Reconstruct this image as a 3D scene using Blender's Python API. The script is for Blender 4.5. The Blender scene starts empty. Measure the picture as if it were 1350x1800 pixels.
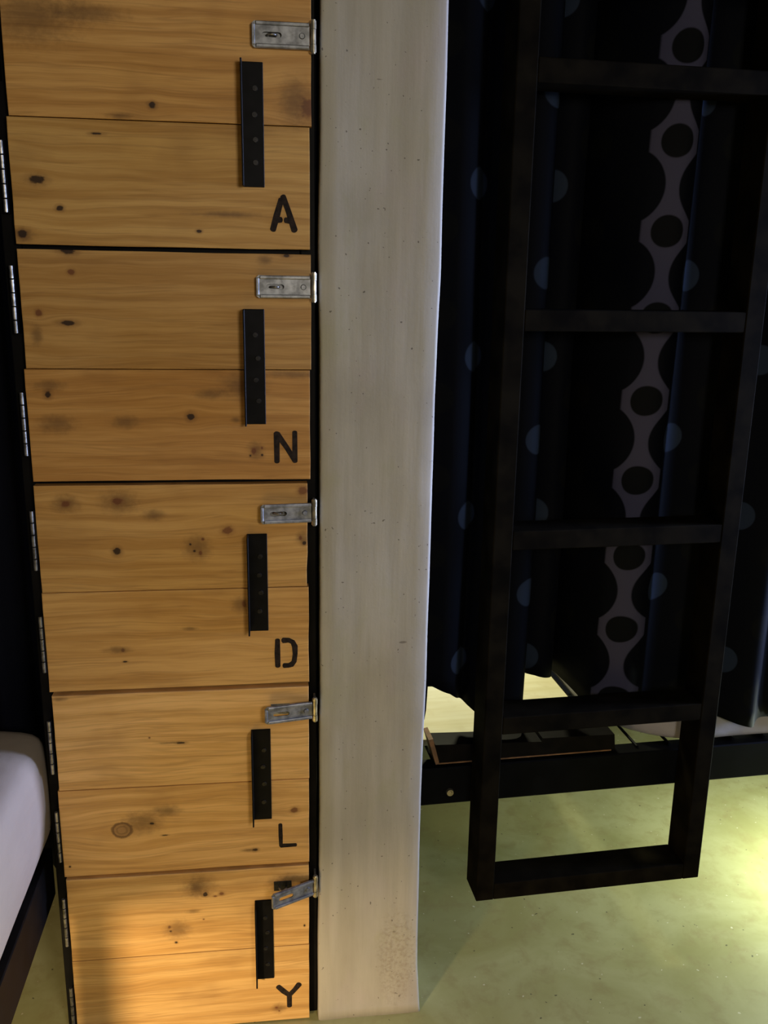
import bpy, bmesh, math, random
from mathutils import Vector, Matrix, noise

# ------------------------------------------------------------------ camera, world, lights, exposure
scn = bpy.context.scene
col = scn.collection
cam_d = bpy.data.cameras.new('camera'); cam = bpy.data.objects.new('camera', cam_d); col.objects.link(cam)
cam_d.sensor_fit = 'VERTICAL'; cam_d.sensor_height = 36.0; cam_d.sensor_width = 27.0
cam_d.lens = 32.0; cam_d.clip_start = 0.02
cam.matrix_world = Matrix(((0.99209, 0.01521, -0.12462, 0), (-0.12445, 0.25008, -0.96019, 0), (0.01656, 0.96811, 0.24999, 1.55), (0, 0, 0, 1)))
scn.camera = cam

w = bpy.data.worlds.new('world'); scn.world = w; w.use_nodes = True
w.node_tree.nodes['Background'].inputs[0].default_value = (0.25, 0.3, 0.5, 1)
w.node_tree.nodes['Background'].inputs[1].default_value = 0.01

vs = scn.view_settings
vs.view_transform = 'Standard'; vs.look = 'None'; vs.exposure = 0.0; vs.gamma = 1.0; vs.use_curve_mapping = False

def lamp(name, kind, loc, power, colr, size=0.1, target=None, **kw):
    d = bpy.data.lights.new(name, kind); d.energy = power; d.color = colr
    if kind == 'AREA':
        d.size = size
        if 'size_y' in kw: d.shape = 'RECTANGLE'; d.size_y = kw['size_y']
        if 'spread' in kw: d.spread = kw['spread']
    else:
        d.shadow_soft_size = size
    if kind == 'SPOT':
        d.spot_size = kw.get('cone', 1.5); d.spot_blend = kw.get('blend', 0.6)
    o = bpy.data.objects.new(name, d); col.objects.link(o); o.location = loc
    if target is not None:
        o.rotation_euler = (Vector(target) - Vector(loc)).to_track_quat('-Z', 'Y').to_euler()
    return o

# dim ceiling lamp of the dorm behind the photographer
lamp('ceiling_lamp_light', 'AREA', (0.75, -1.05, 1.85), 21.0, (1.0, 0.91, 0.79), 0.5, (0.0, 1.6, 0.9))
# bluish side lights added to graze the curtain folds, no window there
lamp('bluish_side_light', 'AREA', (2.90, 1.60, 1.45), 15.0, (0.45, 0.56, 1.0), 0.26, (0.5, 1.77, 1.30), size_y=1.4, spread=0.9)
lamp('bluish_side_light', 'AREA', (2.92, 1.22, 1.40), 4.0, (0.40, 0.55, 1.0), 0.16, (0.5, 1.77, 1.25), size_y=1.4, spread=0.9)  # second added strip, brightens the dots on the narrow curtain panel
# warm night light under the left bunk
lamp('night_light_warm', 'POINT', (-0.62, 0.44, 0.305), 70.0, (1.0, 0.73, 0.42), 0.05)

# ------------------------------------------------------------------ helpers
def link(o, parent=None):
    col.objects.link(o)
    if parent is not None: o.parent = parent
    return o

def empty(name, loc=(0, 0, 0), rz=0.0):
    o = bpy.data.objects.new(name, None); o.empty_display_size = 0.05
    link(o); o.location = loc; o.rotation_euler = (0, 0, rz); return o

def tag(o, label=None, cat=None, group=None, kind=None):
    if label: o['label'] = label
    if cat: o['category'] = cat
    if group: o['group'] = group
    if kind: o['kind'] = kind
    return o

def obj(name, bm, m, parent=None, smooth=False, loc=None, rot=None):
    me = bpy.data.meshes.new(name)
    bmesh.ops.recalc_face_normals(bm, faces=bm.faces)
    bm.to_mesh(me); bm.free()
    if m: me.materials.append(m)
    if smooth:
        for p in me.polygons: p.use_smooth = True
    o = bpy.data.objects.new(name, me); link(o, parent)
    if loc is not None: o.location = loc
    if rot is not None: o.rotation_euler = rot
    return o

def box(bm, x0, x1, y0, y1, z0, z1, bev=0.0, seg=1):
    r = bmesh.ops.create_cube(bm, size=1.0)
    vsx = r['verts']
    bmesh.ops.scale(bm, vec=(x1-x0, y1-y0, z1-z0), verts=vsx)
    bmesh.ops.translate(bm, vec=((x0+x1)/2, (y0+y1)/2, (z0+z1)/2), verts=vsx)
    if bev > 0:
        es = list({e for v in vsx for e in v.link_edges})
        bmesh.ops.bevel(bm, geom=es, offset=bev, segments=seg, affect='EDGES', profile=0.5)
    return bm

def B(*a, **k): return box(bmesh.new(), *a, **k)

def cyl(bm, c, r, h, axis='Z', seg=16, r2=None):
    m = Matrix.Translation(c)
    if axis == 'X': m = m @ Matrix.Rotation(math.pi/2, 4, 'Y')
    if axis == 'Y': m = m @ Matrix.Rotation(math.pi/2, 4, 'X')
    bmesh.ops.create_cone(bm, cap_ends=True, segments=seg, radius1=r, radius2=r if r2 is None else r2, depth=h, matrix=m)
    return bm

def tube(bm, pts, r, seg=8):
    rings = []
    n = len(pts); pts = [Vector(p) for p in pts]
    for i, p in enumerate(pts):
        t = (pts[min(i+1, n-1)] - pts[max(i-1, 0)]).normalized()
        a = t.orthogonal().normalized() if i == 0 else (rings_a - t*rings_a.dot(t)).normalized()
        rings_a = a; b = t.cross(a)
        rings.append([bm.verts.new(p + a*r*math.cos(2*math.pi*k/seg) + b*r*math.sin(2*math.pi*k/seg)) for k in range(seg)])
    for i in range(n-1):
        for k in range(seg):
            bm.faces.new((rings[i][k], rings[i][(k+1) % seg], rings[i+1][(k+1) % seg], rings[i+1][k]))
    bm.faces.new(rings[0][::-1]); bm.faces.new(rings[-1])
    return bm

# ------------------------------------------------------------------ materials
def mat(name):
    m = bpy.data.materials.new(name); m.use_nodes = True
    nt = m.node_tree; b = nt.nodes['Principled BSDF']
    return m, nt, b

class N:
    """small node graph writer"""
    def __init__(s, nt): s.nt = nt
    def node(s, t, **k):
        n = s.nt.nodes.new(t)
        for a, v in k.items(): setattr(n, a, v)
        return n
    def put(s, sock, v):
        if hasattr(v, 'is_output'): s.nt.links.new(v, sock)
        else: sock.default_value = v
    def math(s, op, a, b=None, c=None, clamp=False):
        n = s.node('ShaderNodeMath', operation=op, use_clamp=clamp)
        s.put(n.inputs[0], a)
        if b is not None: s.put(n.inputs[1], b)
        if c is not None: s.put(n.inputs[2], c)
        return n.outputs[0]
    def noise(s, vec, scale, detail=3, rough=0.55, dist=0.0):
        n = s.node('ShaderNodeTexNoise')
        if vec is not None: s.put(n.inputs['Vector'], vec)
        n.inputs['Scale'].default_value = scale; n.inputs['Detail'].default_value = detail
        n.inputs['Roughness'].default_value = rough; n.inputs['Distortion'].default_value = dist
        return n.outputs['Fac']
    def ramp(s, fac, a0, a1, b0=0.0, b1=1.0, smooth=True):
        n = s.node('ShaderNodeMapRange', interpolation_type='SMOOTHSTEP' if smooth else 'LINEAR')
        s.put(n.inputs[0], fac); n.inputs[1].default_value = a0; n.inputs[2].default_value = a1
        n.inputs[3].default_value = b0; n.inputs[4].default_value = b1
        return n.outputs[0]
    def mix(s, f, a, b, blend='MIX'):
        n = s.node('ShaderNodeMix', data_type='RGBA', blend_type=blend)
        s.put(n.inputs[0], f); s.put(n.inputs[6], a); s.put(n.inputs[7], b)
        return n.outputs[2]
    def coord(s, kind='Object'): return s.node('ShaderNodeTexCoord').outputs[kind]
    def sep(s, v):
        n = s.node('ShaderNodeSeparateXYZ'); s.put(n.inputs[0], v); return n.outputs
    def comb(s, x, y, z):
        n = s.node('ShaderNodeCombineXYZ'); s.put(n.inputs[0], x); s.put(n.inputs[1], y); s.put(n.inputs[2], z); return n.outputs[0]
    def scale(s, v, sc, loc=(0, 0, 0)):
        n = s.node('ShaderNodeMapping'); s.put(n.inputs[0], v); n.inputs['Scale'].default_value = sc; n.inputs['Location'].default_value = loc
        return n.outputs[0]
    def bump(s, h, strength, dist, bsdf):
        n = s.node('ShaderNodeBump'); s.put(n.inputs['Height'], h); n.inputs['Strength'].default_value = strength; n.inputs['Distance'].default_value = dist
        s.nt.links.new(n.outputs[0], bsdf.inputs['Normal'])

def plain(name, c, rough=0.6, metal=0.0, var=0.15, nscale=30, spec=0.5, bump=0.0):
    m, nt, b = mat(name); g = N(nt)
    f = g.noise(g.coord(), nscale, 4)
    c4 = (*c, 1); d4 = tuple(x*(1-var*1.6) for x in c) + (1,); l4 = tuple(min(1, x*(1+var)) for x in c) + (1,)
    nt.links.new(g.mix(g.ramp(f, .3, .7), d4, l4), b.inputs['Base Color'])
    b.inputs['Roughness'].default_value = rough; b.inputs['Metallic'].default_value = metal
    b.inputs['Specular IOR Level'].default_value = spec
    if bump: g.bump(f, bump, 0.002, b)
    return m

BLACK = plain('black_paint', (0.004, 0.0036, 0.0036), 0.55, 0, 0.3, 20, 0.1)
LADDER = plain('ladder_black_paint', (0.0062, 0.0049, 0.0026), 0.8, 0, 0.35, 14, 0.02)
RAILM = plain('bed_rail_black_paint', (0.0022, 0.0024, 0.003), 0.5, 0, 0.3, 14, 0.08)
GALV = plain('galvanised_steel', (0.27, 0.275, 0.28), 0.45, 0.75, 0.28, 60, 0.5, 0.1)
BRASSY = plain('worn_brass_steel', (0.62, 0.55, 0.38), 0.3, 0.9, 0.25, 80, 0.5)
HINGE = plain('hinge_steel', (0.30, 0.28, 0.24), 0.35, 0.8, 0.35, 90, 0.5)
DARKSTEEL = plain('dark_handle_steel', (0.004, 0.0036, 0.0036), 0.5, 0.0, 0.3, 40, 0.10)
SCREW = plain('dark_screw', (0.022, 0.020, 0.018), 0.35, 0.5, 0.3, 200, 0.4)
INK = plain('stencil_paint', (0.021, 0.013, 0.009), 0.75, 0, 0.4, 120, 0.2)

def wood_mat(name, tint, seed, knots, zc, grain=1.0):
    """pine plank; knots = (x, z, rx, rz, kind) in door space; kind d(ark) b(rown) s(mudge) r(ing)"""
    m, nt, b = mat(name); g = N(nt)
    co = g.coord('Object'); sx, sy, sz = g.sep(co)[:3]
    # slow wander of the growth lines
    wob = g.noise(g.scale(co, (3.0, 3, 9.0), (seed*3.1, 0, seed*1.7)), 1.0, 2)
    zz = g.math('MULTIPLY_ADD', wob, 0.035, sz)
    jit = g.noise(g.scale(co, (80, 80, 110), (seed, 0, 0)), 1.0, 3, .6)
    masks = []
    for (kx, kz, rx, rz, kind) in knots:
        dx = g.math('SUBTRACT', sx, kx); dz = g.math('SUBTRACT', sz, kz)
        ex = g.math('DIVIDE', dx, rx); ez = g.math('DIVIDE', dz, rz)
        d = g.math('SQRT', g.math('ADD', g.math('MULTIPLY', ex, ex), g.math('MULTIPLY', ez, ez)))
        ja = 0.35 if kind == 'r' else 1.3
        d = g.math('MULTIPLY_ADD', jit, ja, g.math('SUBTRACT', d, ja/2))
        masks.append((d, kind))
        if rx > 0.0045 and kind in 'dbr':      # grain flows round the knot
            wx = g.math('DIVIDE', dx, rx*4.5); wz = g.math('DIVIDE', dz, rz*3.0)
            e = g.math('EXPONENT', g.math('MULTIPLY', g.math('ADD', g.math('MULTIPLY', wx, wx), g.math('MULTIPLY', wz, wz)), -1.0))
            zz = g.math('ADD', zz, g.math('MULTIPLY', g.math('MULTIPLY', dz, -0.65), e))
    gv = g.comb(g.math('MULTIPLY', sx, 1.1), 0.0, g.math('MULTIPLY', zz, 26.0))
    g1 = g.noise(g.scale(gv, (1, 1, 1), (seed*5.3, seed, seed*2.2)), 2.2, 4, 0.6)
    gv2 = g.comb(g.math('MULTIPLY', sx, 9.0), 0.0, g.math('MULTIPLY', zz, 260.0))
    g2 = g.noise(gv2, 1.6, 3, 0.6)
    cl = g.noise(g.scale(co, (5, 5, 8), (seed*1.3, 0, seed)), 1.0, 3)
    light = tuple(x*y for x, y in zip((0.67, 0.40, 0.135), tint)) + (1,)
    mid = tuple(x*y for x, y in zip((0.52, 0.28, 0.078), tint)) + (1,)
    dark = tuple(x*y for x, y in zip((0.30, 0.150, 0.045), tint)) + (1,)
    c = g.mix(g.ramp(g1, 0.36, 0.62), light, mid)
    c = g.mix(g.math('MULTIPLY', g.ramp(g1, 0.60, 0.74), 0.45*grain), c, dark)
    c = g.mix(g.math('MULTIPLY', g.ramp(g2, 0.42, 0.75), 0.38), c, mid)
    c = g.mix(g.math('MULTIPLY', g.ramp(cl, 0.50, 0.75), 0.42), c, dark)
    ln = g.noise(g.scale(g.comb(g.math('MULTIPLY', sx, 1.6), 0.0, g.math('MULTIPLY', zz, 62.0)), (1, 1, 1), (seed*2.3, 0, seed*4.1)), 1.0, 3, .5)
    c = g.mix(g.math('MULTIPLY', g.ramp(g.math('ABSOLUTE', g.math('SUBTRACT', ln, 0.5)), 0.030, 0.004), 0.30), c, dark)
    c = g.mix(g.math('MULTIPLY', g.ramp(g2, 0.50, 0.30), 0.30), c, light)
    for d, kind in masks:
        if kind == 'd':
            c = g.mix(g.math('MULTIPLY', g.ramp(d, 2.4, 0.6), 0.5), c, (0.16, 0.070, 0.022, 1))
            c = g.mix(g.math('MULTIPLY', g.ramp(d, 1.15, 0.7), 0.92), c, (0.022, 0.010, 0.006, 1))
        elif kind == 'b':
            c = g.mix(g.math('MULTIPLY', g.ramp(d, 2.0, 0.5), 0.45), c, (0.20, 0.080, 0.025, 1))
            c = g.mix(g.math('MULTIPLY', g.ramp(d, 1.1, 0.6), 0.75), c, (0.15, 0.045, 0.016, 1))
        elif kind == 's':
            c = g.mix(g.math('MULTIPLY', g.ramp(d, 1.8, 0.1), 0.62), c, (0.12, 0.060, 0.022, 1))
        elif kind == 'r':
            c = g.mix(g.math('MULTIPLY', g.ramp(d, 1.0, 0.85), 0.60), c, (0.23, 0.115, 0.048, 1))
            rg = g.math('ABSOLUTE', g.math('SUBTRACT', d, 0.95))
            c = g.mix(g.math('MULTIPLY', g.ramp(rg, 0.22, 0.05), 0.70), c, (0.085, 0.036, 0.016, 1))
            rg = g.math('ABSOLUTE', g.math('SUBTRACT', d, 0.5))
            c = g.mix(g.math('MULTIPLY', g.ramp(rg, 0.14, 0.04), 0.35), c, (0.10, 0.05, 0.022, 1))
    nt.links.new(c, b.inputs['Base Color'])
    b.inputs['Roughness'].default_value = 0.52; b.inputs['Specular IOR Level'].default_value = 0.28
    g.bump(g1, 0.12, 0.002, b)
    return m

def plaster_mat():
    m, nt, b = mat('grey_plaster'); g = N(nt); co = g.coord()
    st = g.noise(g.scale(co, (34, 34, 2.5)), 1.0, 4, 0.6)
    cl = g.noise(g.scale(co, (7, 7, 4)), 1.0, 4)
    c = g.mix(g.ramp(st, .3, .7), (0.40, 0.375, 0.315, 1), (0.47, 0.445, 0.385, 1))
    c = g.mix(g.math('MULTIPLY', g.ramp(cl, .45, .75), .45), c, (0.30, 0.28, 0.235, 1))
    hu = g.noise(g.scale(co, (11, 11, 6), (5, 2, 8)), 1.0, 4, .6)
    c = g.mix(g.math('MULTIPLY', g.ramp(hu, .52, .72), .30), c, (0.46, 0.40, 0.40, 1))
    c = g.mix(g.math('MULTIPLY', g.ramp(hu, .46, .30), .35), c, (0.38, 0.37, 0.24, 1))
    sp = g.noise(co, 150, 1, .4)
    c = g.mix(g.math('MULTIPLY', g.ramp(sp, .765, .79), .7), c, (0.07, 0.06, 0.05, 1))
    # smeared trowel marks
    tr = g.noise(g.scale(co, (26, 26, 70), (3, 0, 1)), 1.0, 1, .4)
    c = g.mix(g.math('MULTIPLY', g.ramp(tr, .80, .84), .6), c, (0.10, 0.085, 0.07, 1))
    # scuffed patch of flaking paint low on the column
    x, y, z = g.sep(co)[:3]
    dz = g.math('DIVIDE', g.math('SUBTRACT', z, 0.14), 0.13); dx = g.math('DIVIDE', g.math('SUBTRACT', x, 0.255), 0.045)
    d = g.math('ADD', g.math('MULTIPLY', dz, dz), g.math('MULTIPLY', dx, dx))
    fl = g.noise(co, 130, 4, .65)
    pm = g.math('MULTIPLY', g.ramp(d, 1.3, .2), g.ramp(fl, .4, .7))
    c = g.mix(g.math('MULTIPLY', pm, .5), c, (0.25, 0.205, 0.15, 1))
    nt.links.new(c, b.inputs['Base Color'])
    b.inputs['Roughness'].default_value = 0.72; b.inputs['Specular IOR Level'].default_value = 0.25
    h = g.math('ADD', g.math('MULTIPLY', st, .7), g.math('ADD', g.math('MULTIPLY', pm, 1.2), g.math('MULTIPLY', fl, .25)))
    g.bump(h, 0.22, 0.003, b)
    return m

def floor_mat():
    m, nt, b = mat('polished_concrete'); g = N(nt); co = g.coord()
    a = g.noise(co, 3.2, 5, .6, .6); f = g.noise(co, 16, 5, .65, .3); s = g.noise(co, 70, 2, .4); s2 = g.noise(g.scale(co, (1, 1, 1), (4, 9, 0)), 85, 1, .4)
    c = g.mix(g.ramp(a, .32, .68), (0.35, 0.335, 0.135, 1), (0.46, 0.455, 0.225, 1))
    c = g.mix(g.math('MULTIPLY', g.ramp(f, .45, .72), .55), c, (0.32, 0.27, 0.11, 1))
    c = g.mix(g.math('MULTIPLY', g.ramp(s, .735, .75), .75), c, (0.05, 0.045, 0.03, 1))
    c = g.mix(g.math('MULTIPLY', g.ramp(s2, .76, .775), .6), c, (0.8, 0.78, 0.6, 1))
    nt.links.new(c, b.inputs['Base Color'])
    nt.links.new(g.ramp(f, .3, .7, .42, .62), b.inputs['Roughness']); b.inputs['Specular IOR Level'].default_value = 0.35
    g.bump(f, 0.08, 0.003, b)
    return m

def curtain_mat(name, PU=0.170, PV=0.170, u0=0.0, v0=1.988):
    """navy cloth: big dark discs touching one another, small discs between and inside them; UV in metres"""
    m, nt, b = mat(name); g = N(nt)
    uv = g.sep(g.coord('UV')); u = g.math('DIVIDE', g.math('SUBTRACT', uv[0], u0), PU); v = g.math('DIVIDE', g.math('SUBTRACT', uv[1], v0), PV)
    def cell(a, off):
        s = g.math('ADD', a, off); fl = g.math('FLOOR', s); return fl, g.math('SUBTRACT', g.math('SUBTRACT', s, fl), 0.5)
    def disc(fu, fv, r, soft=0.025):
        d = g.math('SQRT', g.math('ADD', g.math('MULTIPLY', fu, fu), g.math('MULTIPLY', fv, fv)))
        return g.ramp(d, r+soft, r-soft)
    iu, fu = cell(u, 0.0); iv, fv = cell(v, 0.0)
    _, hu = cell(u, 0.5); _, hv = cell(v, 0.5)
    big = disc(fu, fv, 0.425, 0.012); small = disc(hu, hv, 0.185, 0.012); inner = disc(fu, fv, 0.185, 0.012)
    par = g.math('MODULO', g.math('ADD', g.math('ADD', iu, iv), 100.0), 2.0)
    inner = g.math('MULTIPLY', inner, g.ramp(par, .4, .6))
    inner = g.math('MULTIPLY', inner, g.ramp(g.math('MODULO', g.math('ADD', iu, 100.0), 4.0), 2.9, 2.1))
    wv = g.noise(g.scale(g.coord('UV'), (900, 900, 1)), 1.0, 1)
    # pale wavy stripe every fourth gap of the pattern
    q = g.math('ADD', g.math('DIVIDE', u, 4.0), 0.5); st = g.math('ABSOLUTE', g.math('SUBTRACT', g.math('SUBTRACT', q, g.math('FLOOR', q)), 0.5))
    stripe = g.ramp(g.math('MULTIPLY', st, 4.0), 0.33, 0.29)
    big = g.math('MAXIMUM', big, g.math('SUBTRACT', 1.0, stripe))
    c = g.mix(big, (0.062, 0.060, 0.098, 1), (0.0012, 0.0018, 0.0042, 1))
    c = g.mix(small, c, (0.0035, 0.004, 0.0046, 1))
    c = g.mix(inner, c, (0.021, 0.031, 0.052, 1))
    c = g.mix(g.math('MULTIPLY', wv, .35), c, (0.001, 0.0012, 0.002, 1))
    nt.links.new(c, b.inputs['Base Color'])
    b.inputs['Roughness'].default_value = 0.75; b.inputs['Specular IOR Level'].default_value = 0.08
    return m

def cloth_mat(name, c, fold=0.5):
    m, nt, b = mat(name); g = N(nt); co = g.coord()
    n1 = g.noise(g.scale(co, (9, 6, 14)), 1.0, 3); wv = g.noise(co, 700, 1)
    nt.links.new(g.mix(g.ramp(n1, .3, .7), tuple(x*.93 for x in c)+(1,), (*c, 1)), b.inputs['Base Color'])
    b.inputs['Roughness'].default_value = 0.85; b.inputs['Specular IOR Level'].default_value = 0.1
    g.bump(g.math('ADD', n1, g.math('MULTIPLY', wv, .05)), fold, 0.01, b)
    return m

PLASTER = plaster_mat(); FLOOR = floor_mat()
WALL = plain('room_wall_paint', (0.20, 0.19, 0.18), 0.8, 0, 0.06, 3)
DARKWALL = plain('dark_wall_paint', (0.012, 0.012, 0.018), 0.8, 0, 0.1, 3, .1)
DOTS = curtain_mat('dotted_curtain_cloth')
SHEET_L = cloth_mat('lavender_white_sheet', (0.44, 0.36, 0.285))
SHEET_R = cloth_mat('white_sheet', (0.36, 0.345, 0.36))
NAVY = cloth_mat('navy_cloth', (0.006, 0.007, 0.014))

# ------------------------------------------------------------------ room shell
def struct(name, bm, m): return tag(obj(name, bm, m), kind='structure')
struct('floor', B(-2.4, 3.2, -2.6, 3.2, -0.12, 0.0), FLOOR)
struct('ceiling', B(-2.4, 3.2, -2.6, 3.2, 2.75, 2.87), WALL)
struct('wall_back', B(-2.4, 3.2, 3.0, 3.2, 0.0, 2.75), DARKWALL)
struct('wall_left', B(-2.4, -2.2, -2.6, 3.0, 0.0, 2.75), WALL)
struct('wall_right', B(3.0, 3.2, -2.6, 3.0, 0.0, 2.75), WALL)
struct('wall_front', B(-2.2, 3.0, -2.6, -2.4, 0.0, 2.75), WALL)

# plastered column, slightly out of true, front flush with the locker doors
def column():
    R_ = [(1.991, .3051), (1.889, .3058), (1.773, .3050), (1.558, .3056), (1.44, .3037), (1.338, .3020), (1.146, .3023), (.777, .3015), (.525, .2980), (.254, .2995), (.11, .3015), (.03, .3065), (0, .309)]
    L_ = [(1.98, .0945), (1.72, .0928), (1.583, .0900), (1.438, .0930), (1.128, .0928), (.786, .0924), (.407, .0909), (.202, .0876), (0, .0868)]
    def ev(t, z):
        if z >= t[0][0]: return t[0][1]
        for (z1, x1), (z0, x0) in zip(t, t[1:]):
            if z >= z0: return x0 + (x1-x0)*(z-z0)/(z1-z0)
        return t[-1][1]
    bm = bmesh.new(); rows = []
    y0, y1 = 1.629, 1.765
    nz = 140
    for i in range(nz+1):
        z = 2.75*i/nz; a, c = ev(L_, z), ev(R_, z); r = 0.006
        P = []
        def arc(cx, cy, a0, a1):
            for k in range(4):
                t = math.radians(a0 + (a1-a0)*k/3); P.append((cx + r*math.cos(t), cy + r*math.sin(t)))
        arc(a+r, y0+r, 180, 270)
        for k in range(1, 8): P.append((a+r + (c-a-2*r)*k/8, y0))
        arc(c-r, y0+r, 270, 360); P.append((c, y1)); P.append((a, y1))
        row = []
        for (x, y) in P:
            n = noise.noise((x*9, y*9, z*5))*0.0022 + noise.noise((x*30, y*30, z*14))*0.0008
            fl = 0.006*max(0, 1 - z/0.05)**2
            row.append(bm.verts.new((x + (noise.noise((z*7, x, 3.0))*0.0012), min(y, y1) + (n - fl if y < y0+r else 0), z)))
        rows.append(row)
    m = len(rows[0])
    for i in range(nz):
        for k in range(m): bm.faces.new((rows[i][k], rows[i][(k+1) % m], rows[i+1][(k+1) % m], rows[i+1][k]))
    bm.faces.new(rows[0][::-1]); bm.faces.new(rows[-1])
    o = obj('concrete_column', bm, PLASTER, smooth=True)
    tag(o, 'grey plastered square column between the wooden lockers and the black ladder', 'column', kind='structure')
column()

# ------------------------------------------------------------------ lockers
FY = 1.629                       # door fronts
fr = empty('locker_frame', (-0.17, FY, 0))
tag(fr, 'black steel frame that holds the five wooden locker doors', 'frame')
fy = FY
def fpart(name, x0, x1, y0, y1, z0, z1): return obj(name, B(x0+.17, x1+.17, y0-fy, y1-fy, z0, z1, bev=0.0015), BLACK, fr)
fpart('post', -0.435, -0.405, 1.6500, 1.69, 0, 2.16); fpart('post', 0.060, 0.0860, 1.6500, 1.69, 0, 2.16)
fpart('side_panel', -0.434, -0.424, 1.69, 2.10, 0, 2.16); fpart('side_panel', 0.074, 0.0855, 1.69, 2.10, 0, 2.16)
fpart('back_panel', -0.424, 0.074, 2.085, 2.10, 0, 2.16); fpart('top_panel', -0.424, 0.074, 1.69, 2.085, 2.145, 2.16)
fpart('top_rail', -0.405, 0.060, 1.650, 1.69, 2.0, 2.16)
for zs in (1.5895, 1.187, 0.784, 0.3855):
    fpart('shelf', -0.405, 0.060, 1.650, 2.085, zs-0.012, zs+0.012)
fpart('bottom_panel', -0.405, 0.060, 1.650, 2.085, 0.0, 0.012)

def stroke_letter(strokes, x0, x1, z0, z1, wd):
    bm = bmesh.new()
    for j, pl in enumerate(strokes):
        pts = [Vector((x0 + (x1-x0)*a, z0 + (z1-z0)*b)) for a, b in pl]
        n = len(pts); Lf, Rt = [], []
        for i, p in enumerate(pts):
            t = (pts[min(i+1, n-1)] - pts[max(i-1, 0)]).normalized(); nn = Vector((-t.y, t.x))
            wv = wd*(1 + 0.10*math.sin(i*2.1 + j*1.7))/2
            if i == 0:
                for k in range(5):
                    a = math.pi/2 + math.pi*k/4
                    if k in (0, 4): continue
                    Lf.insert(0, p + (nn*math.sin(a) + t*math.cos(a))*wv) if False else None
            Lf.append(p + nn*wv); Rt.append(p - nn*wv)
        t0 = (pts[1]-pts[0]).normalized(); n0 = Vector((-t0.y, t0.x)); t1 = (pts[-1]-pts[-2]).normalized(); n1 = Vector((-t1.y, t1.x))
        cap1 = [pts[-1] + (n1*math.cos(math.pi*k/6) + t1*0.7*math.sin(math.pi*k/6))*wd/2 for k in range(1, 6)]
        cap0 = [pts[0] + (-n0*math.cos(math.pi*k/6) - t0*0.7*math.sin(math.pi*k/6))*wd/2 for k in range(1, 6)]
        loop = Lf + cap1 + Rt[::-1] + cap0
        dy = -0.0005 - 0.00004*j
        fv = [bm.verts.new((p.x, dy, p.y)) for p in loop]; bv = [bm.verts.new((p.x, 0.0003, p.y)) for p in loop]
        bm.faces.new(fv); bm.faces.new(bv[::-1])
        for i in range(len(loop)): bm.faces.new((fv[i], fv[(i+1) % len(loop)], bv[(i+1) % len(loop)], bv[i]))
    return bm

LET = {
 'A': ([[(0.10, .03), (.25, .42), (.42, .86)], [(.93, .02), (.70, .55), (.50, .95)], [(.22, .30), (.40, .31)], [(.60, .30), (.80, .29)]], .0102),
 'N': ([[(.10, .04), (.10, .95)], [(.12, .93), (.55, .48), (.90, .06)], [(.90, .05), (.90, .97)]], .0098),
 'D': ([[(.10, .03), (.09, .50), (.10, .96)], [(.36, .95), (.62, .95), (.80, .88), (.90, .72), (.91, .45), (.86, .18), (.74, .07), (.60, .04), (.40, .04)]], .0102),
 'L': ([[(.10, .96), (.11, .5), (.12, .07)], [(.12, .06), (.92, .06)]], .0080),
 'Y': ([[(.04, .92), (.28, .70), (.52, .52)], [(.96, .96), (.76, .74), (.52, .52)], [(.52, .52), (.52, .05)]], .0112),
}
def strap_bm(L=0.096, h=0.0365):
    """hasp strap lying in -x from the barrel, slot near its free end, rolled ridges along both long edges"""
    bm = bmesh.new(); x0, x1 = -L, -0.006
    out = [(x0+.004, -h/2), (x1, -h/2), (x1, h/2), (x0+.004, h/2), (x0, h/2-.004), (x0, -h/2+.004)]
    sc, sl, sr = x0+.032, .0115, .0042
    inn = [(sc+sl*1 + sr*math.cos(t), sr*math.sin(t)) for t in [math.radians(-90+30*k) for k in range(7)]] + [(sc-sl + sr*math.cos(t), sr*math.sin(t)) for t in [math.radians(90+30*k) for k in range(7)]]
    es = []
    for lp in (out, inn):
        v = [bm.verts.new((x, -0.0012, z)) for x, z in lp]
        es += [bm.edges.new((v[i], v[(i+1) % len(v)])) for i in range(len(v))]
    r = bmesh.ops.triangle_fill(bm, use_beauty=True, edges=es)
    fs = [f for f in r['geom'] if isinstance(f, bmesh.types.BMFace)]
    e = bmesh.ops.extrude_face_region(bm, geom=fs)
    bmesh.ops.translate(bm, vec=(0, 0.0024, 0), verts=[q for q in e['geom'] if isinstance(q, bmesh.types.BMVert)])
    for s in (-1, 1):
        box(bm, x0+.006, x1, -0.0042, -0.0008, s*(h/2-.0032)-.0030, s*(h/2-.0032)+.0030, bev=.0014, seg=2)
    box(bm, x0-.0002, x0+.005, -0.0036, -0.0008, -h/2+.0040, h/2-.0040, bev=.001)
    return bm

def lbl(o, t): o['label'] = t; return o
GROUP = 'wooden lockers in the stack'
doors = [
 # letter, z0, zseam, z1, planks (x0,x1) lower / upper, tint lower / upper
 ('A', 1.5925, 1.7895, 1.9905, (-.4085, .0755), (-.4045, .0785), (.95, .94, .84), (1.05, .98, .88)),
 ('N', 1.1905, 1.388, 1.5850, (-.4125, .0745), (-.4085, .0770), (.90, .80, .68), (.84, .80, .72)),
 ('D', 0.7875, 0.983, 1.1825, (-.4135, .0705), (-.4130, .0690), (1.04, 1.0, .95), (.97, .93, .85)),
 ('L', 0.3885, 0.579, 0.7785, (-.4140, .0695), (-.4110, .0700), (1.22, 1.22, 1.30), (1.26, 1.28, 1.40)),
 ('Y', 0.0040, 0.190, 0.3800, (-.4130, .0685), (-.4125, .0685), (1.08, 1.12, 1.20), (1.12, 1.14, 1.20)),
]
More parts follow.
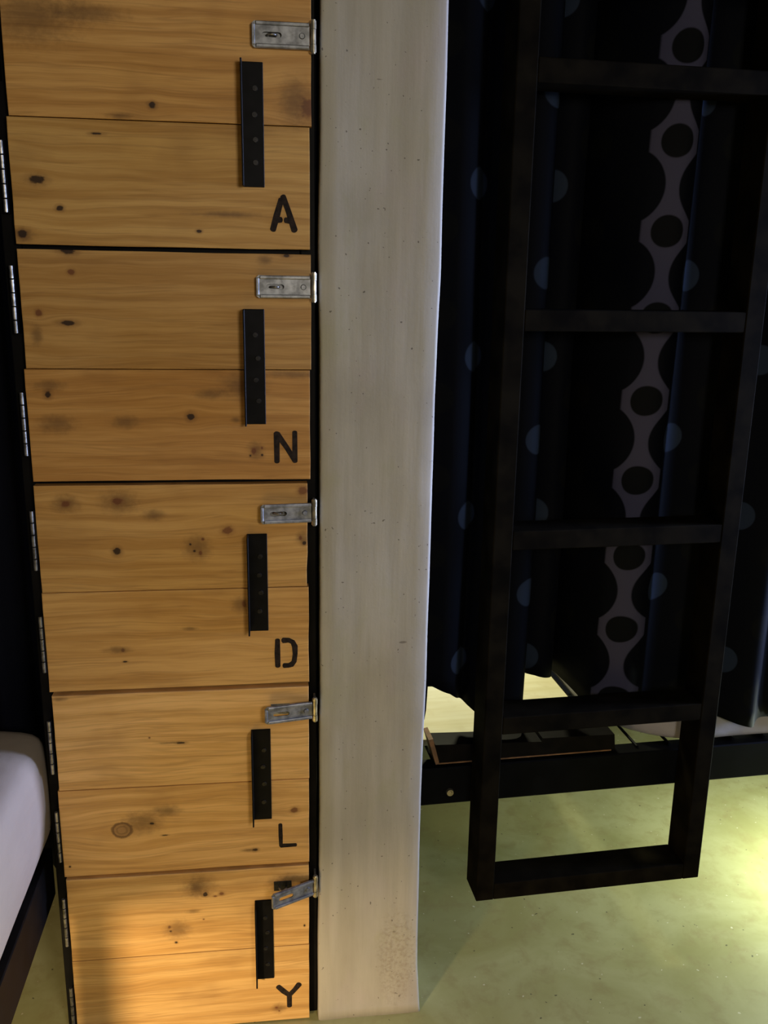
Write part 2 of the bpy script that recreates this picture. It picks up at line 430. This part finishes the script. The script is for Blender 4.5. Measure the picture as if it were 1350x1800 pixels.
knots = {
 'A': [(-.179,.221,.0055,.0050,'d'),(-.269,.175,.009,.0018,'d'),(-.368,.102,.012,.0065,'d'),(-.335,.058,.0055,.0042,'d'),(-.397,.014,.016,.010,'s'),(-.397,.016,.008,.006,'d'),(-.111,.027,.0045,.0025,'d'),(.074,.226,.014,.017,'b'),(-.232,.203,.016,.004,'s'),(-.36,.345,.06,.035,'s'),(-.276,.352,.05,.012,'s'),(.05,.235,.02,.03,'s'),(-.06,.055,.04,.004,'s')],
 'N': [(-.326,.394,.012,.006,'d'),(-.324,.359,.006,.005,'b'),(-.334,.275,.013,.0042,'d'),(-.381,.291,.006,.006,'b'),(-.387,.254,.008,.014,'s'),(-.376,.153,.0055,.0055,'d'),(-.374,.169,.022,.008,'s'),(-.136,.115,.0065,.0065,'d'),(-.100,.155,.022,.008,'s'),(-.365,.102,.026,.014,'s'),(-.249,.105,.020,.010,'s'),(-.023,.053,.012,.014,'s'),(-.027,.052,.0045,.006,'b'),(-.012,.058,.002,.003,'b'),(-.012,.045,.002,.002,'d'),(-.033,.044,.002,.002,'d'),(-.057,.109,.008,.004,'s'),(-.002,.384,.010,.007,'s'),(.035,.392,.006,.003,'d'),(-.042,.17,.03,.02,'s'),(.05,.19,.05,.006,'s')],
 'D': [(-.36,.362,.020,.014,'s'),(-.36,.362,.008,.006,'b'),(-.267,.364,.028,.018,'s'),(-.270,.366,.010,.006,'b'),(-.276,.272,.0068,.0068,'d'),(-.208,.339,.016,.009,'s'),(-.077,.308,.010,.008,'b'),(-.132,.276,.020,.020,'s'),(-.145,.283,.002,.002,'d'),(-.127,.266,.0035,.005,'b'),(-.122,.292,.003,.003,'b'),(-.138,.270,.002,.002,'d'),(.062,.381,.010,.008,'b'),(.060,.290,.010,.012,'s'),(.063,.281,.004,.0035,'d'),(.056,.292,.003,.004,'b'),(-.055,.163,.016,.014,'s'),(-.050,.164,.004,.007,'b'),(-.276,.079,.0035,.004,'b'),(-.273,.056,.004,.0015,'d'),(-.285,.080,.02,.006,'s'),(-.151,.118,.012,.003,'s')],
 'L': [(-.177,.282,.0085,.0022,'d'),(-.20,.283,.02,.002,'s'),(-.236,.296,.002,.002,'b'),(-.298,.098,.0195,.0165,'r'),(-.259,.112,.030,.020,'s'),(-.24,.109,.0045,.0022,'d'),(.041,.121,.0080,.0070,'b'),(-.04,.036,.0055,.0035,'d'),(-.053,.036,.012,.003,'s'),(-.216,.081,.006,.0014,'d'),(-.397,.384,.012,.004,'s'),(-.402,.023,.002,.002,'d'),(-.21,.135,.022,.010,'s')],
 'Y': [(-.153,.344,.028,.022,'s'),(-.160,.340,.012,.014,'s'),(-.142,.324,.0048,.0048,'d'),(-.109,.323,.006,.004,'b'),(-.122,.318,.004,.002,'b'),(-.167,.286,.012,.004,'s'),(-.216,.252,.003,.0035,'b'),(-.214,.242,.0022,.0022,'d'),(-.204,.214,.0026,.0022,'d'),(-.147,.265,.0022,.002,'b'),(.059,.233,.0018,.0025,'d'),(.003,.031,.012,.010,'s'),(-.002,.033,.0035,.0028,'b'),(.004,.024,.002,.002,'b'),(.035,.345,.030,.010,'s'),(.012,.335,.022,.018,'s'),(-.20,.245,.022,.018,'s')],
}
handles = {'A': (-.0365, 0.0, 1.692, 1.8845), 'N': (-.0405, -.004, 1.292, 1.4925), 'D': (-.0425, -.0055, .898, 1.0885), 'L': (-.0425, -.005, .4945, .6925), 'Y': (-.0425, -.0055, .1145, .306)}
letbox = {'A': (.0085, .0525, 1.623, 1.681), 'N': (.0105, .0510, 1.221, 1.278), 'D': (.0070, .0480, .822, .879), 'L': (.0080, .0450, .427, .481), 'Y': (.0010, .0490, .036, .0945)}
hasp_z = {'A': (1.924, 0, .0395), 'N': (1.5305, 0, .038), 'D': (1.1295, 6, .036), 'L': (.7335, 11, .0355), 'Y': (.3365, 25, .0355)}
hinge_z = {'A': (1.90, 1.697), 'N': (1.503, 1.293), 'D': (1.083, .884), 'L': (.674, .481), 'Y': (.286, .075)}
lab = {'A': 'pine locker door stencilled with the letter A, topmost of the stack', 'N': 'pine locker door stencilled with the letter N below the topmost one',
       'D': 'pine locker door stencilled with the letter D, middle of the stack', 'L': 'pine locker door stencilled with the letter L and a large round knot',
       'Y': 'brightly lit bottom pine locker door stencilled with the letter Y, hasp swung open'}
scr_mesh = None
for i, (ch, z0, zs, z1, lo, up, tl, tu) in enumerate(doors):
    root = empty('storage_locker', (0, FY, z0)); tag(root, lab[ch], 'locker', GROUP)
    kn = knots[ch]; sm = zs - z0
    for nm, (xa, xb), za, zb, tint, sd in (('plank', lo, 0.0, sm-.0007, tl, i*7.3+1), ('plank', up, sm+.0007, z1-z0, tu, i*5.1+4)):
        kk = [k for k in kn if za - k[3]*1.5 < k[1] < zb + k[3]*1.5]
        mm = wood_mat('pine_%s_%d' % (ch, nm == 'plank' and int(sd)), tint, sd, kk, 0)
        bm = B(xa, xb, 0, .020, za, zb)
        # uneven hand-cut outline
        bmesh.ops.subdivide_edges(bm, edges=[e for e in bm.edges if abs(e.verts[0].co.x - e.verts[1].co.x) > .1], cuts=14)
        bmesh.ops.subdivide_edges(bm, edges=[e for e in bm.edges if abs(e.verts[0].co.z - e.verts[1].co.z) > .1], cuts=5)
        for v in bm.verts:
            edge = v.co.z > zb-1e-4 if za > 0 else v.co.z < za+1e-4
            if edge: v.co.z += noise.noise((v.co.x*6, sd, 0))*0.0014
            if v.co.x > xb-1e-4: v.co.x += noise.noise((v.co.z*18, sd, 5))*0.0012
            if v.co.x < xa+1e-4: v.co.x += noise.noise((v.co.z*18, sd, 9))*0.0010
            if ch == 'D' and za > 0 and v.co.x > xb-.004 and v.co.z < za + .06: v.co.x -= .0015
        fe = [e for e in bm.edges if len(e.link_faces) == 2 and e.calc_face_angle() > 1.0 and max(v.co.y for v in e.verts) < .001]
        bmesh.ops.bevel(bm, geom=fe, offset=.0011, segments=2, affect='EDGES', profile=.5)
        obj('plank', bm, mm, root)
    # pull handle: steel angle, one leg screwed flat, the other standing out
    hx0, hx1, hz0, hz1 = handles[ch]
    bm = B(hx0, hx1, -.0032, 0, hz0-z0, hz1-z0, bev=.0008); box(bm, hx0, hx0+.0030, -.030, -.0005, hz0-z0, hz1-z0, bev=.0008)
    h = obj('pull_handle', bm, DARKSTEEL, root); lbl(h, 'black steel angle pull handle')
    for k in range(4):
        zc = hz0-z0 + (hz1-hz0)*(.20+.195*k) + .002*math.sin(k*5+i)
        xc = (hx0+hx1)/2 + .004 + .002*math.sin(k*3+i*2)
        bm = bmesh.new(); cyl(bm, (xc, -.0040, zc), .0048, .002, 'Y', 14, .0042); cyl(bm, (xc, -.0053, zc), .0022, .0012, 'Y', 6)
        obj('screw', bm, SCREW, h)
    # stencilled letter
    st, wd = LET[ch]; lx0, lx1, lz0, lz1 = letbox[ch]
    o = obj('stencilled_letter', stroke_letter(st, lx0, lx1, lz0-z0, lz1-z0, wd), INK, root); lbl(o, 'black stencilled letter ' + ch)
    # hasp
    hz, ang, hh = hasp_z[ch]; hz -= z0
    bx_ = .0815
    hs = obj('hasp', strap_bm(.0985, hh), GALV, root, loc=(bx_, -.0085, hz), rot=(0, 0, math.radians(ang))); lbl(hs, 'galvanised steel hasp strap with a long slot')
    bm = bmesh.new(); cyl(bm, (-.018, -.002, 0), .0052, .0030, 'Y', 18, .0038); obj('rivet', bm, GALV, hs, smooth=False)
    bm = bmesh.new()
    for (a, c, r) in ((-.0235, -.0115, .0052), (-.0110, .0110, .0046), (.0115, .0235, .0052)): cyl(bm, (0, 0, (a+c)/2), r, c-a, 'Z', 16)
    cyl(bm, (0, 0, .0238), .0036, .003, 'Z', 12); cyl(bm, (0, 0, -.0238), .0036, .003, 'Z', 12)
    o = obj('hasp_barrel', bm, BRASSY, hs); lbl(o, 'shiny hinge barrel of the hasp')
    obj('hasp_leaf', B(bx_-.002, bx_+.002, -.006, .0205, hz-.021, hz+.021, bev=.0006), GALV, root)
    sx = bx_ - .0985 + .032
    sp = obj('staple_plate', B(sx-.018, sx+.018, -.0016, 0, hz-.011, hz+.011, bev=.0006), GALV if ch != 'Y' else SCREW, root)
    bm = bmesh.new(); tube(bm, [(sx-.007, -.001, hz), (sx-.007, -.009, hz), (sx-.004, -.0135, hz), (sx, -.0145, hz), (sx+.004, -.0135, hz), (sx+.007, -.009, hz), (sx+.007, -.001, hz)], .0019, 8)
    obj('staple', bm, HINGE, sp, smooth=True)
    # door hinges on the left edge
    for hc in hinge_z[ch]:
        bm = B(-.4165, -.4145, -.004, .0205, hc-z0-.056, hc-z0+.056)
        hg = obj('hinge', bm, BLACK, root)
        n = 5; seg = .112/n
        for k in range(n):
            bm = bmesh.new(); za = hc-z0-.056 + k*seg
            cyl(bm, (-.4190, -.0030, za+seg/2), .0034, seg-.0022, 'Z', 12)
            obj('knuckle', bm, HINGE, hg, smooth=False)

# ------------------------------------------------------------------ right bunk (own axes, turned 3.2 degrees)
BO, BR = (0.305, 1.785, 0.0), math.radians(3.2)
def bed_pt(s, t, z): return (BO[0] + s*math.cos(BR) - t*math.sin(BR), BO[1] + s*math.sin(BR) + t*math.cos(BR), z)
def bempty(name, s, t, z): return empty(name, bed_pt(s, t, z), BR)

# yellow-green night light under this bunk and reading lamp inside it
lamp('night_light_green', 'POINT', bed_pt(1.27, .02, .24), 27.0, (0.88, 1.0, 0.86), 0.04)
lamp('reading_lamp_light', 'SPOT', bed_pt(.28, .62, 1.25), 26.0, (1.0, 0.97, 0.66), 0.05, bed_pt(.25, .30, .52), cone=1.25, blend=.5)

bk = bempty('bunk_bed', 0, 0, 0); tag(bk, 'black steel bunk bed behind the ladder and dotted curtain', 'bunk bed')
def bpart(name, a, m=RAILM, bev=.002): return obj(name, B(*a, bev=bev), m, bk)
sr = bpart('side_rail', (-.10, 1.95, 0, .046, .401, .492), bev=.003)
bm = bmesh.new(); cyl(bm, (.087, -.003, .432), .0085, .007, 'Y', 18, .0075); cyl(bm, (.087, -.0075, .432), .0045, .003, 'Y', 6); obj('bolt', bm, BRASSY, sr)
bpart('wall_rail', (-.10, 1.95, .86, .90, .401, .492)); bpart('end_rail', (-.10, -.06, .046, .86, .401, .492)); bpart('end_rail', (1.91, 1.95, .046, .86, .401, .492))
for a in ((-.145, -.10, 0, .045), (1.95, 1.995, 0, .045), (-.145, -.10, .855, .90), (1.95, 1.995, .855, .90)): bpart('post', (*a, 0, 2.40))
bpart('upper_side_rail', (-.10, 1.95, 0, .046, 2.13, 2.23), bev=.003); bpart('upper_wall_rail', (-.10, 1.95, .86, .90, 2.13, 2.23))
bpart('upper_deck', (-.10, 1.95, .046, .86, 2.17, 2.19))
rod = None
for k in range(-7, 18):
    s = .542 + .0815*k
    if s < -.08: continue
    if rod is None:
        bm = bmesh.new(); cyl(bm, (0, .45, 0), .0035, .86, 'Y', 8); rod = obj('rod', bm, RAILM, bk); o = rod
    else:
        o = rod.copy(); col.objects.link(o); o.parent = bk
    o.location = (s, 0, .4955)
for k in range(1, 3):
    bm = bmesh.new(); cyl(bm, (.90, .046 + .27*k, .4890), .003, 2.02, 'X', 8); obj('cross_rod', bm, RAILM, bk)

# plywood board on the rods
ply_m, nt, b_ = mat('pale_plywood'); g = N(nt); co = g.coord()
f1 = g.noise(g.scale(co, (3, 30, 3)), 1.0, 4); f2 = g.noise(co, 22, 4)
c = g.mix(g.ramp(f1, .3, .7), (.68, .62, .36, 1), (.80, .76, .52, 1)); c = g.mix(g.math('MULTIPLY', g.ramp(f2, .5, .75), .4), c, (.60, .50, .26, 1))
nt.links.new(c, b_.inputs['Base Color']); b_.inputs['Roughness'].default_value = .6
p = bempty('plywood_board', .0, .09, .4995)
tag(p, 'pale yellow board lying on the bed rods, seen under the lifted curtain', 'board')
obj('plywood_sheet', B(-.05, .463, 0, .76, 0, .016, bev=.001), ply_m, p)
obj('edge_lip', B(.463, .4665, 0, .76, 0, .017), DARKSTEEL, p)

# dark timber batten lying along the rail
RAW = plain('raw_orange_wood', (.20, .10, .04), .6, 0, .2, 50)
t_ = bempty('timber_batten', 0, 0, .4995); tag(t_, 'dark timber batten with raw orange edge lying on the bed rail', 'batten')
bm = bmesh.new()
prof = [(.062, .003), (.052, .048), (.30, .036), (.302, .044), (.476, .040), (.480, .003)]
fv = [bm.verts.new((x, .006, z)) for x, z in prof]; bv = [bm.verts.new((x, .062, z)) for x, z in prof]
bm.faces.new(fv); bm.faces.new(bv[::-1])
for k in range(len(prof)): bm.faces.new((fv[k], fv[(k+1) % len(prof)], bv[(k+1) % len(prof)], bv[k]))
obj('batten_body', bm, plain('dark_stained_wood', (.004, .003, .0025), .55, 0, .3, 40, .08), t_)
obj('raw_bottom_edge', B(.060, .470, .0045, .060, 0, .003), RAW, t_)
bm = bmesh.new()
prof = [(.036, .062), (.046, .064), (.0625, .001), (.054, .0)]
fv = [bm.verts.new((x, .0045, z)) for x, z in prof]; bv = [bm.verts.new((x, .060, z)) for x, z in prof]
bm.faces.new(fv); bm.faces.new(bv[::-1])
for k in range(4): bm.faces.new((fv[k], fv[(k+1) % 4], bv[(k+1) % 4], bv[k]))
obj('raw_end', bm, RAW, t_)

# mattress of the lower bunk, rounded front corner
def rounded_slab(s0, s1, t0, t1, z0, z1, rc, re, nz=5, wob=.004):
    bm = bmesh.new()
    def outline(ins):
        P = []
        for (cx, cy, a0) in ((s0+rc, t0+rc, 180), (s1-rc, t0+rc, 270), (s1-rc, t1-rc, 0), (s0+rc, t1-rc, 90)):
            for k in range(9):
                a = math.radians(a0 + 90*k/8); P.append((cx + (rc-ins)*math.cos(a), cy + (rc-ins)*math.sin(a)))
            nx = {180: (s1-rc, t0+ins), 270: (s1-ins, t1-rc), 0: (s0+rc, t1-ins), 90: (s0+ins, t0+rc)}[a0]
            l = P[-1]
            for k in range(1, 24): P.append((l[0] + (nx[0]-l[0])*k/24, l[1] + (nx[1]-l[1])*k/24))
        return P
    prof = [(re*(1-math.sin(a)), z0 + re*(1-math.cos(a))) for a in [math.radians(90*k/nz) for k in range(nz+1)]]
    prof += [(re*(1-math.cos(a)), z1 - re*(1-math.sin(a))) for a in [math.radians(90*k/nz) for k in range(nz+1)]]
    rows = []
    for ins, z in prof:
        rows.append([bm.verts.new((x + noise.noise((x*7, y*7, z*9))*wob, y + noise.noise((x*8, y*8, z*9+5))*wob, z + (noise.noise((x*6, y*6, 2))*wob if z > z0+.02 else 0))) for x, y in outline(ins)])
    m = len(rows[0])
    for i in range(len(rows)-1):
        for k in range(m): bm.faces.new((rows[i][k], rows[i][(k+1) % m], rows[i+1][(k+1) % m], rows[i+1][k]))
    bm.faces.new(rows[0][::-1]); bm.faces.new(rows[-1])
    return bm
mt = obj('mattress', rounded_slab(.476, 1.88, .007, .83, 0, .082, .24, .026), SHEET_R, smooth=True, loc=bed_pt(0, 0, .4995), rot=(0, 0, BR))
tag(mt, 'white sheeted mattress peeping out under the dotted curtain', 'mattress')

# ------------------------------------------------------------------ dotted curtain, two panels on a rod
def catmull(P, n=10):
    out = []
    for i in range(len(P)-1):
        p0, p1, p2, p3 = P[max(i-1, 0)], P[i], P[i+1], P[min(i+2, len(P)-1)]
        for k in range(n):
            t = k/n
            out.append(tuple(0.5*((2*b) + (-a+c)*t + (2*a-5*b+4*c-d)*t*t + (-a+3*b-3*c+d)*t**3) for a, b, c, d in zip(p0, p1, p2, p3)))
    out.append(P[-1]); return out
def curtain(name, path, hem, anchor_s, anchor_u, label, top=2.095, lean=0.0):
    """path = (s,t) fold line; hem(s) = bottom height; fabric u measured along the cloth, u(anchor_s)=anchor_u"""
    P = catmull(path, 12); U = [0.0]
    for a, c in zip(P, P[1:]): U.append(U[-1] + math.hypot(c[0]-a[0], c[1]-a[1]))
    best = min(range(len(P)), key=lambda k: abs(P[k][0]-anchor_s)); du = anchor_u - U[best]
    bm = bmesh.new(); uvl = bm.loops.layers.uv.new('UVMap'); nz = 40; grid = []
    for k, (s, t) in enumerate(P):
        hb = hem(s, U[k] + du); row = []
        for j in range(nz+1):
            z = hb + (top-hb)*j/nz
            fl = 1 - j/nz
            row.append((bm.verts.new((s + .004*fl*math.sin(z*5+s*9) + lean*(z-2.0)*math.exp(-((s-.49)/.075)**2), t + .004*math.sin(z*3.1+s*14)*fl, z)), U[k]+du, z))
        grid.append(row)
    for k in range(len(P)-1):
        for j in range(nz):
            q = (grid[k][j], grid[k+1][j], grid[k+1][j+1], grid[k][j+1])
            f = bm.faces.new([a[0] for a in q])
            for l, a in zip(f.loops, q): l[uvl].uv = (a[1], a[2])
            f.smooth = True
    me = bpy.data.meshes.new(name); bm.to_mesh(me); bm.free(); me.materials.append(DOTS)
    for p_ in me.polygons: p_.use_smooth = True
    o = bpy.data.objects.new(name, me); link(o); o.location = BO; o.rotation_euler = (0, 0, BR)
    md = o.modifiers.new('thickness', 'SOLIDIFY'); md.thickness = .0012
    return tag(o, label, 'curtain', 'dotted curtain panels')
def lerp(T, s):
    if s <= T[0][0]: return T[0][1]
    for (a, x), (b, y) in zip(T, T[1:]):
        if s <= b: return x + (y-x)*(s-a)/(b-a)
    return T[-1][1]
hemL = [(.022, .572), (.046, .572), (.0490, .655), (.06, .657), (.10, .640), (.147, .600), (.19, .565), (.24, .550), (.29, .548)]
curtain('curtain', [(.012, .085), (.05, .075), (.085, .062), (.115, .072), (.135, .10), (.15, .085), (.175, .068), (.20, .048), (.225, .036), (.25, .036), (.268, .052), (.276, .085)],
        lambda s, u: lerp(hemL, s), .260, .085-.170*6, 'narrow dark dotted curtain panel beside the grey column')
hemR = [(.27, .672), (.30, .668), (.35, .652), (.40, .628), (.45, .600), (.52, .598), (.60, .597), (.68, .592), (.71, .575), (.76, .560), (.80, .552), (.84, .560), (.875, .562), (.879, .61), (.897, .61), (.901, .54), (1.2, .54)]
curtain('curtain', [(.258, .115), (.28, .085), (.31, .070), (.335, .078), (.352, .10), (.362, .15), (.370, .19), (.381, .15), (.398, .10), (.425, .060), (.455, .032), (.480, .017), (.505, .007), (.529, .004), (.548, .016), (.570, .046), (.60, .054), (.64, .046), (.68, .026), (.73, -.002), (.775, -.030), (.80, -.034), (.82, -.016), (.835, -.006), (.86, -.008), (.89, -.026), (.92, -.008), (.96, -.028), (1.0, -.006), (1.05, -.026), (1.1, -.006), (1.15, -.024), (1.2, -.01)],
        lambda s, u: lerp(hemR, s), .505, 0.0, 'wide dark dotted curtain panel hanging behind the ladder', lean=.035)
bm = bmesh.new(); cyl(bm, (.60, .06, 2.105), .010, 1.40, 'X', 14); rd = obj('curtain_rod', bm, RAILM, bk)
for s in (-.09, 1.29): obj('rod_bracket', B(s-.008, s+.008, .046, .075, 2.09, 2.172), RAILM, rd)

# ------------------------------------------------------------------ ladder
ld = bempty('bunk_ladder', 0, -.085, 0); tag(ld, 'black steel bunk ladder with deep treads hanging above the floor', 'ladder')
for a, b_s in ((.134, .1745), (.632, .672)): obj('rail', B(a, b_s, 0, .080, .2035, 2.32, bev=.0022, seg=2), LADDER, ld)
for zt, h in ((1.932, .042), (1.4945, .040), (1.060, .040), (.650, .040), (.2435, .040)):
    obj('rung', B(.1745, .632, .0005, .0795, zt-h, zt, bev=.0022, seg=2), LADDER, ld)
for a in (.134, .632): obj('hook', B(a, a+.04, .080, .150, 2.2305, 2.245), LADDER, ld)

# ------------------------------------------------------------------ left bunk
lb = empty('bunk_bed', (-.47, 1.70, 0)); tag(lb, 'dark framed bed carrying the lavender sheet left of the lockers', 'bed')
def lpart(name, x0, x1, y0, y1, z0, z1): return obj(name, B(x0+.47, x1+.47, y0-1.70, y1-1.70, z0, z1, bev=.002), BLACK, lb)
lpart('side_rail', -.490, -.452, -.25, 1.70, .300, .410); lpart('side_rail', -1.38, -1.34, -.25, 1.70, .300, .410)
lpart('end_rail', -1.34, -.490, 1.66, 1.70, .300, .410); lpart('end_rail', -1.34, -.490, -.25, -.21, .300, .410)
lpart('deck', -1.34, -.490, -.21, 1.66, .385, .410)
for x in (-.490, -1.38):
    for y in (1.10, -.2): lpart('leg', x-.010, x+.038, y, y+.07, 0, .300)  # locker-side leg out of view, placed and widened to shade the bottom door
def sheet_bm():
    bm = bmesh.new(); rows = []
    ys = [-.28 + 2.02*k/70 for k in range(71)]
    prof = [(-.480, .418), (-.462, .424), (-.449, .450), (-.443, .50), (-.441, .55), (-.443, .59), (-.447, .632), (-.457, .655), (-.482, .668), (-.56, .675), (-.70, .68), (-.95, .68), (-1.2, .678), (-1.36, .66), (-1.385, .60), (-1.38, .50), (-1.36, .418)]
    for y in ys:
        e = min(1, max(0, (1.74-y)/.03)); rd_ = math.sqrt(max(0, 1-(1-e)**2))
        row = []
        for k, (x, z) in enumerate(prof):
            zc = .56; n = noise.noise((x*6, y*5, z*7))*.006
            hemw = (.004+.004*noise.noise((y*4, 1, 0))) if k < 3 else 0
            row.append(bm.verts.new((x + n - (1-rd_)*.02*(1 if x > -.9 else -1), y, (zc + (z-zc)*(.9+.1*rd_)) + n*.5 + hemw)))
        rows.append(row)
    for a, c in zip(rows, rows[1:]):
        for k in range(len(prof)-1): bm.faces.new((a[k], a[k+1], c[k+1], c[k]))
        bm.faces.new((a[-1], a[0], c[0], c[-1]))
    bm.faces.new(rows[0]); bm.faces.new(rows[-1][::-1])
    return bm
mt = obj('mattress', sheet_bm(), SHEET_L, smooth=True); sub = mt.modifiers.new('soft', 'SUBSURF'); sub.levels = 1; sub.render_levels = 1
tag(mt, 'mattress under a lavender white sheet beside the locker hinges', 'mattress')

# near-black cloth added so the gap left of the lockers stays dark
bm = bmesh.new(); A_ = []; n = 120
for k in range(n+1):
    x = -1.5 + 1.05*k/n; y = 1.80 + .022*math.sin(k*.62) + .012*math.sin(k*.23+1)
    A_.append([bm.verts.new((x, y, z)) for z in (.30, 1.2, 2.70)])
for a, c in zip(A_, A_[1:]):
    for j in range(2): bm.faces.new((a[j], c[j], c[j+1], a[j+1]))
o = obj('curtain', bm, NAVY, smooth=True); md = o.modifiers.new('thickness', 'SOLIDIFY'); md.thickness = .0015
tag(o, 'plain near-black cloth added to darken the gap left of the lockers', 'curtain')
